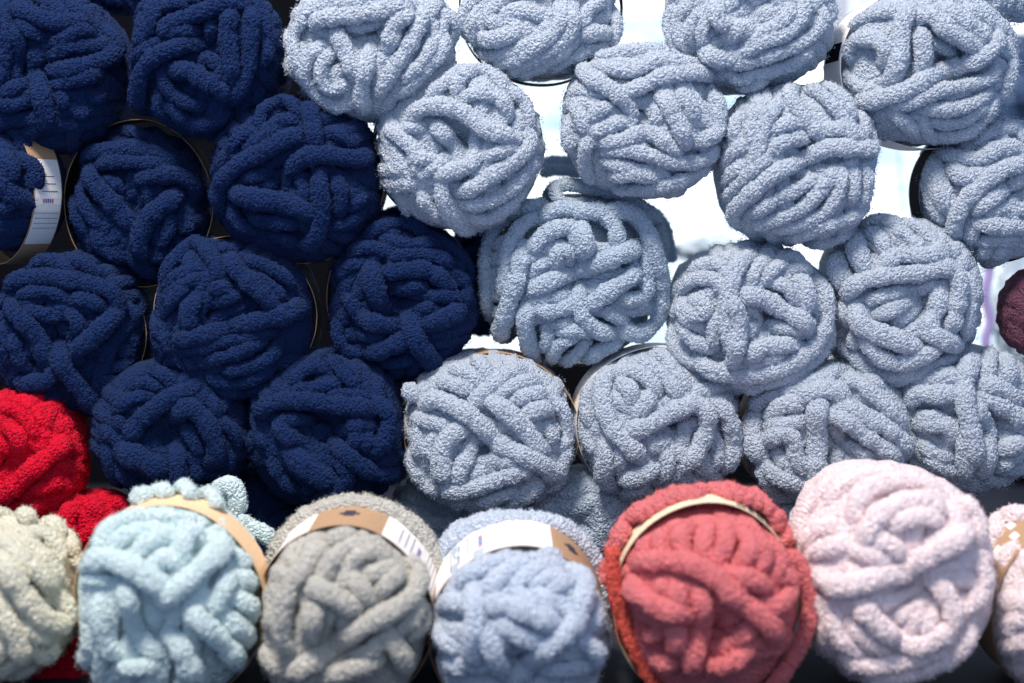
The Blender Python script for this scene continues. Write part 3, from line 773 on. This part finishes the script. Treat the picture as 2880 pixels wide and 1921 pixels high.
ball("slate_blue", (2875, -60), (160, 122), 0.0, "pale blue ball cut off in the top right corner", BLUE_G, seed=48, base_n=14)
ball("slate_blue", (2175, 1500), (140, 130), -0.005, "shaded blue ball in the gap between the coral and pink skeins", BLUE_G, seed=49, base_n=14)
ball("plum", (2972, 880), (145, 140), -0.02, "dark plum purple chenille ball at the right edge", "odd coloured chenille balls at the sides", seed=50, base_n=18)

ball("navy", (1352, 770), (95, 190), 0.13, "navy ball added to darken the gap left of the loose untidy skein", NAVY_G, seed=71, detail=0.7, base_n=8)  # added behind the gap to keep it dark against the window

# ---- red
ball("red", (65, 1290), (165, 195), -0.05, "upper of the two bright red chenille balls at the left edge", RED_G, (0, 1080, 2.8), """
0,180 120,200 230,300 290,420|300,250 380,330|w1.2 50,330 150,420 130,520|0,450 80,550|250,850 400,800 500,760|200,1000 350,950|500,760 540,830|w1.3 530,460 400,560 250,680 100,820 0,900""",
     seed=51, fuzz=1.6, base_n=18)
ball("red", (245, 1530), (150, 152), -0.05, "lower red chenille ball wedged between the cream and aqua skeins", RED_G, (0, 1080, 2.8), """
380,1120 420,1200|w1.1 700,900 760,1000|w1.1 850,900 950,950 1000,1000|w1.2 560,950 520,1100 560,1250""", seed=52, fuzz=1.6, base_n=18)
ball("red", (185, 1905), (120, 110), -0.16, "sliver of red yarn showing under the cream skein at the bottom edge", RED_G, seed=53, fuzz=1.6, base_n=10, detail=0.8)

# ---- front row
DF = 0.8
ball("cream", (-8, 1695), (222, 232), -0.20, "cream chenille skein cut by the left edge in the front row", FRONT_G, (0, 1280, 2.4458), """
w1.2 60,500 200,620 330,760 420,880|w1.2 150,480 280,600 400,760|w1.2 20,560 100,650 250,800 380,900|w1.2 0,1000 60,1150 130,1300 180,1450|w1.1 150,1150 250,1250 380,1250|220,1350 330,1400 380,1300
|w1.3 0,680 80,830 200,1020 330,1150 420,1160 460,1080 430,960""", pitch=-6, hf=0.8, rear=(0.36, 0.06, (20, 38, 55, 75, 95)), seed=61, detail=DF, rmax=1.6, body=1.7)
ball("aqua", (472, 1700), (276, 292), -0.21, "pale aqua skein with a loose loop standing up behind its peach label", FRONT_G, (180, 1330, 2.653), """
w1.1 230,540 350,400 500,340 700,320 880,330|w1.1 300,600 450,480 600,420 780,430|w1.1 500,650 620,520 740,470 840,450|880,620 900,500 960,430 1020,470|w1.1 620,720 760,640 860,680|130,820 220,790 320,810
|w1.15 250,920 270,1080 310,1250 380,1400|w1.3 640,1020 680,1100 690,1180|w1.2 1340,580 1400,640|w1.2 1300,770 1440,800|w1.2 1280,920 1400,1000 1440,1080|w1.2 1200,1070 1330,1180 1410,1270
|w1.15 1060,900 1040,970|w1.15 1260,740 1180,880 1130,1030|w1.1 100,1280 110,1400 200,1480|w1.1 400,1480 550,1450 700,1450|w1.2 450,820 480,950 520,1120 620,1280 700,1380
|w1.2 930,1030 1020,1110 1140,1220 1260,1350 1330,1450|w1.35 120,680 300,640 450,680 600,760 720,850 800,880|w1.35 1200,430 1180,560 1050,680 920,800 800,900 720,960
|w1.35 770,1250 850,1270 900,1370 960,1500 1010,1600""", pitch=-6, hf=0.75, core_lift=-0.8, base_n=6, yaw=-4, rear=(0.36, 0.08, (72, 86, 99, 112)), seed=62, detail=DF, rmax=1.25, body=1.6,
     band=[("p", 0.0, -0.36, 1.03, 1.03, 0, 360, 3, 0)],
     free=[([628, 1455, 606, 1405, 622, 1372, 655, 1372, 668, 1415, 656, 1455], -0.10, 1.35), ([668, 1452, 700, 1478, 740, 1500, 775, 1530], -0.11, 1.2)])
ball("grey", (970, 1738), (256, 278), -0.21, "warm grey skein with a kraft and white paper band on top", FRONT_G, (700, 1380, 2.898), """
w1.1 620,370 760,370 900,350|270,500 330,570|180,640 300,700|w1.1 600,680 680,560 830,460 1020,440 1150,450|800,600 950,500 1150,540|w1.1 820,680 900,780 1000,900|w1.1 960,690 1100,640 1220,580|1090,820 1180,700 1250,640
|760,1120 820,1050|190,950 140,1100|100,1290 180,1400 260,1500|420,1390 520,1310|1440,900 1420,1080 1350,1200|1400,870 1330,1050 1250,1150|w1.2 1130,1200 1230,1320 1310,1480|w1.1 860,1380 1000,1300 1080,1260
|w1.2 650,1540 850,1450 1050,1420|w1.2 520,920 520,1050 490,1220|w1.3 500,770 700,870 850,970|w1.2 560,430 450,620 350,760 290,900 260,1100 290,1300
|w1.25 1340,530 1390,680 1330,850 1180,970 980,1080 780,1210 600,1340 430,1450 330,1540""", pitch=-8, hf=0.75, core_lift=-0.7, base_n=7, yaw=-4, rear=(0.67, 0.04, (0.06, 0.19, 0.30), 1), seed=63, detail=DF, rmax=1.25, body=1.5,
     band=[("k", 0.0, -0.66, 1.02, 1.03, 0, 360), ("wp", -0.005, -0.655, 1.02, 1.03, 3, 64), ("wq", -0.005, -0.655, 1.02, 1.03, 112, 150), ("logo", -0.26, -0.50, 1.02, 1.03, 82, 95)])
ball("periwinkle", (1458, 1790), (258, 276), -0.21, "periwinkle blue skein with a white and kraft paper band on top", FRONT_G, (1180, 1400, 3.009), """
w1.1 300,700 500,600 700,530 900,500|w1.1 560,780 700,650 850,560 1050,490 1200,490|w1.1 800,790 880,680 1020,590 1200,540|950,740 1080,680 1250,620|1100,800 1200,720 1300,680|w1.1 1020,790 1080,880 1150,970
|w1.1 800,740 900,860 1050,960|w1.1 130,1100 200,1200 320,1300|w1.1 200,1400 320,1480|1500,850 1500,1000 1440,1130|w1.2 1380,1200 1500,1300 1540,1420|w1.1 730,1420 800,1380 880,1360|w1.1 640,1080 690,1180 700,1300
|w1.2 650,1050 800,1130 950,1200 1050,1180|w1.3 560,920 700,900 850,950 1000,1010 1150,1080|w1.2 120,900 250,880 400,900|w1.2 460,1050 560,1200 640,1350 700,1500|w1.2 420,760 460,900 470,1050 430,1250 450,1400
|w1.25 1340,560 1400,720 1370,900 1330,1050 1200,1180 1050,1300 900,1430 800,1560""", pitch=-10, hf=0.75, core_lift=-0.5, base_n=8, yaw=2, rear=(0.79, 0.04, (0.06, 0.19, 0.30), 1), seed=64, detail=DF, rmax=1.25, body=1.5,
     band=[("k", 0.0, -0.78, 1.02, 1.03, 0, 360), ("wp", -0.005, -0.775, 1.02, 1.03, 68, 155), ("logo", -0.3, -0.56, 1.02, 1.03, 47, 58)])
ball("coral", (1985, 1700), (258, 286), -0.21, "coral skein with a cream paper band and darker loops hanging at its sides", FRONT_G, (1680, 1330, 2.653), """
w1.1 320,600 340,520 400,470|w1.1 480,600 460,500 540,420|w1.1 640,600 620,470 700,370|w1.15 780,640 800,480 860,370|w1.15 900,650 960,520 960,440 920,330|w1.15 1080,680 1150,540 1080,420|w1.15 1200,740 1250,600 1180,450
|w1.15 1330,800 1360,640 1290,520|w1.1 420,860 500,840 480,920|w1.1 600,830 590,930 640,1000|350,1240 450,1220|w1.1 560,1150 600,1250 560,1350|w1.1 930,1120 1050,1080|w1.2 900,1350 1050,1250 1180,1150|w1.2 850,1480 1000,1420 1150,1330
|w1.1 420,1430 560,1450|w1.2 1000,760 1100,780 1250,840 1290,880|w1.2 1380,700 1440,850 1370,980 1250,1000|w1.3 200,820 330,920 450,1000 600,1050 680,1080|w1.25 770,900 790,1020 760,1180 720,1320 700,1500
|w1.3 250,640 380,660 560,650 740,700 880,780 1000,900 1150,1020 1280,1130 1360,1250""", pitch=-6, hf=0.8, core_lift=-0.6, base_n=8, rear=(0.30, 0.13, range(8, 174, 7)), seed=65, detail=DF, rmax=1.25, body=1.5,
     band=[("c", 0.0, -0.30, 1.052, 1.082, 0, 360), ("text", -0.05, -0.20, 1.052, 1.082, 48, 72)],
     free=[([1735, 1535, 1724, 1560, 1722, 1600, 1733, 1670, 1750, 1740, 1775, 1800, 1808, 1870, 1846, 1935, 1890, 2010], -0.235, 1.05, "coral_dark"),
           ([2215, 1545, 2248, 1598, 2279, 1660, 2276, 1735, 2253, 1812, 2215, 1876, 2165, 1940, 2110, 2010], -0.235, 1.2)])
ball("pink", (2515, 1612), (286, 300), -0.21, "large pale pink skein without a label in the front row", FRONT_G, (2200, 1280, 2.446), """
w1.2 80,560 130,380 250,250 400,160|w1.2 300,300 420,200 600,130 800,120|w1.2 480,420 560,250 750,180 950,180 1100,260|w1.1 120,620 250,500 330,470|w1.1 160,700 300,640 450,600|w1.2 560,600 640,440 800,330 1000,310 1100,380
|w1.1 740,480 850,440 980,420 1100,460|w1.2 1150,330 1210,450 1150,540 1020,620|w1.1 640,560 740,620 850,700|w1.1 480,640 600,680 720,740|w1.1 1250,300 1330,420 1380,580|w1.1 220,820 330,880 420,960|640,1050 800,980 980,930
|800,1130 900,1060 1000,1030|880,1250 920,1130 980,1080|960,1290 1010,1150 1050,1080|w1.1 450,1150 600,1280 700,1380|w1.1 330,1100 400,1250 560,1400|w1.1 1350,720 1400,850 1330,1000 1240,1120
|w1.2 420,1420 650,1450 900,1400 1100,1330 1230,1220|w1.2 350,1520 650,1530 900,1490 1150,1400 1320,1200|w1.2 520,1020 640,1150 780,1280|w1.2 1050,850 1150,1000 1180,1150 1080,1250 950,1320 850,1320
|w1.35 300,900 450,900 620,850 800,800 950,720 1100,640 1230,570 1290,480""", pitch=0, seed=66, detail=DF, body=1.4)
ball("pink", (3020, 1715), (240, 262), -0.21, "pale pink skein with a kraft label cut by the right edge", FRONT_G, (2200, 1280, 2.446), """
w1.1 1640,600 1560,680 1540,800|w1.2 1480,1000 1550,950 1650,930|w1.2 1470,1200 1560,1150 1660,1120|w1.2 1500,1350 1600,1300 1660,1280""", pitch=-8, hf=0.8, yaw=8, rear=(0.62, 0.06, (80, 100, 118, 134, 150)), seed=67, detail=DF, rmax=1.25, body=1.6,
     band=[("k", 0.0, -0.60, 1.052, 1.072, 0, 360), ("spots", -0.1, -0.36, 1.052, 1.072, 122, 150)])

# ------------------------------------------------------------------ build them
def free_strand(root, B, pts, Y, w, mats, detail=1.0):
    p = catmull(np.array(pts, float).reshape(-1, 2), 4.6 / detail)
    P = np.array([pix(x, y, Y) for x, y in p]) - B.c
    r = 21.5 * np.linalg.norm(P[0] + B.c - CAM) / FPX * w
    n = nrm(CAM - (P + B.c))
    seg = 4.6 * B.px / detail
    K = len(P)
    rad = round_ends(r * (1 + wander(K, 0.05, max(1, int(0.45 * r / seg)))), seg, r)
    obj("strand", strand_mesh("strand", P, n, rad, 18, int(K * 9), rng=RNG), root, mats)

def build_bands(root, B, spec):
    main = None
    for it in spec:
        kind, w0, w1, fu, fv, a0, a1 = it[:7]
        du, dv = (it[7], it[8]) if len(it) > 7 else (0, 0)
        if kind == "e":                                 # kraft ring with shade put into its colour; only the cut edge stays kraft
            main = ring_band(root, B, w0, w1, fu, fv, SHADE_PRINT, a0, a1, du=du, dv=dv)
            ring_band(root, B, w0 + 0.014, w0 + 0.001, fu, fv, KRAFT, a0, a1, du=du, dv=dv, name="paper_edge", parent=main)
        elif kind in "kwcpd":
            main = ring_band(root, B, w0, w1, fu, fv, {"k": KRAFT, "w": WHITE, "c": CREAM, "p": PEACH, "d": SHADE_PRINT}[kind], a0, a1, du=du, dv=dv)
        elif kind in ("wp", "wq"):
            pn = ring_band(root, B, w0, w1, fu, fv, WHITE, a0, a1, thick=0.0009, name="white_label", parent=main)
            wm = (w0 + w1) / 2; hw = (w0 - w1) / 2
            for k in range(3):                          # lines of small print
                a = a0 + (a1 - a0) * (0.80 - 0.08 * k)
                ring_band(root, B, wm + hw * (0.75 - 0.1 * k), wm - hw * (0.5 + 0.1 * k), fu, fv, INK, a, a + 0.5, thick=0.0011, name="print_line", parent=main)
            if kind == "wp":
                for k in range(5):                      # row of small washing marks, red then blue
                    ww = wm + hw * (0.42 - 0.17 * k)
                    a = a0 + (a1 - a0) * 0.52
                    ring_band(root, B, ww, ww - hw * 0.11, fu, fv, INKR if k in (0, 4) else INKB, a, a + 3.0, thick=0.0011, name="washing_mark", parent=main)
                for k in range(4):
                    a = a0 + (a1 - a0) * (0.40 - 0.06 * k)
                    ring_band(root, B, w0 - 0.03, w1 + 0.03, fu, fv, INK, a, a + 0.25, thick=0.0011, name="print_line", parent=main)
        elif kind == "logo":
            wm = (w0 + w1) / 2; am = (a0 + a1) / 2
            for k, (dw, da) in enumerate(((0.5, 0.55), (-0.5, 0.55), (0, 1.0))):
                ring_band(root, B, wm + (w0 - wm) * (dw + 0.22), wm + (w0 - wm) * (dw - 0.22), fu, fv, INK, am - (am - a0) * da, am + (a1 - am) * da, thick=0.0009, name="printed_emblem", parent=main)
        elif kind == "dp":
            ring_band(root, B, w0, w1, fu, fv, SHADE_PRINT, a0, a1, thick=0.0009, name="dark_print", parent=main)
        elif kind == "text":
            for k, (aa, ab, f) in enumerate(((66, 72, .4), (60, 64, 1.0), (53, 58, .7), (48, 51, .9))):
                ring_band(root, B, w0, w0 + (w1 - w0) * f, fu, fv, INK, aa, ab, thick=0.0009, name="print_line", parent=main)
        elif kind == "spots":
            for k, (wa, wb, aa, ab) in enumerate(((-0.44, -0.58, 126, 131), (-0.22, -0.36, 130, 135), (-0.08, -0.42, 143, 151))):
                ring_band(root, B, wa, wb, fu, fv, WHITE, aa, ab, thick=0.0009, name="white_mark", parent=main)

for k, d in enumerate(BALLS):
    B = Ball(*d["c"], *d["r"], d["Y"], yaw=d["yaw"], pitch=d["pitch"], hf=d["hf"], hole=d["hole"], body=d["body"])
    B.rmax = d["rmax"]
    if d["group"] == FRONT_G:
        B.rs *= 1.15
        B.pinch = 0.6 if d["band"] else 0.5
    root = obj("yarn_ball", None)
    root.location = B.c
    tag(root, d["label"], "yarn ball", d["group"])
    build_ball(root, B, d["colour"], d["traces"], d["crop"], base_n=d["base_n"], seed=d["seed"], detail=d["detail"], fuzz=d["fuzz"],
               base_angle=d["base_angle"], rear=d["rear"], core_lift=d["core_lift"])
    for f in d["free"]:
        free_strand(root, B, f[0], f[1], f[2], MATS[f[3] if len(f) > 3 else d["colour"]], d["detail"])
    if d["band"]:
        build_bands(root, B, d["band"])
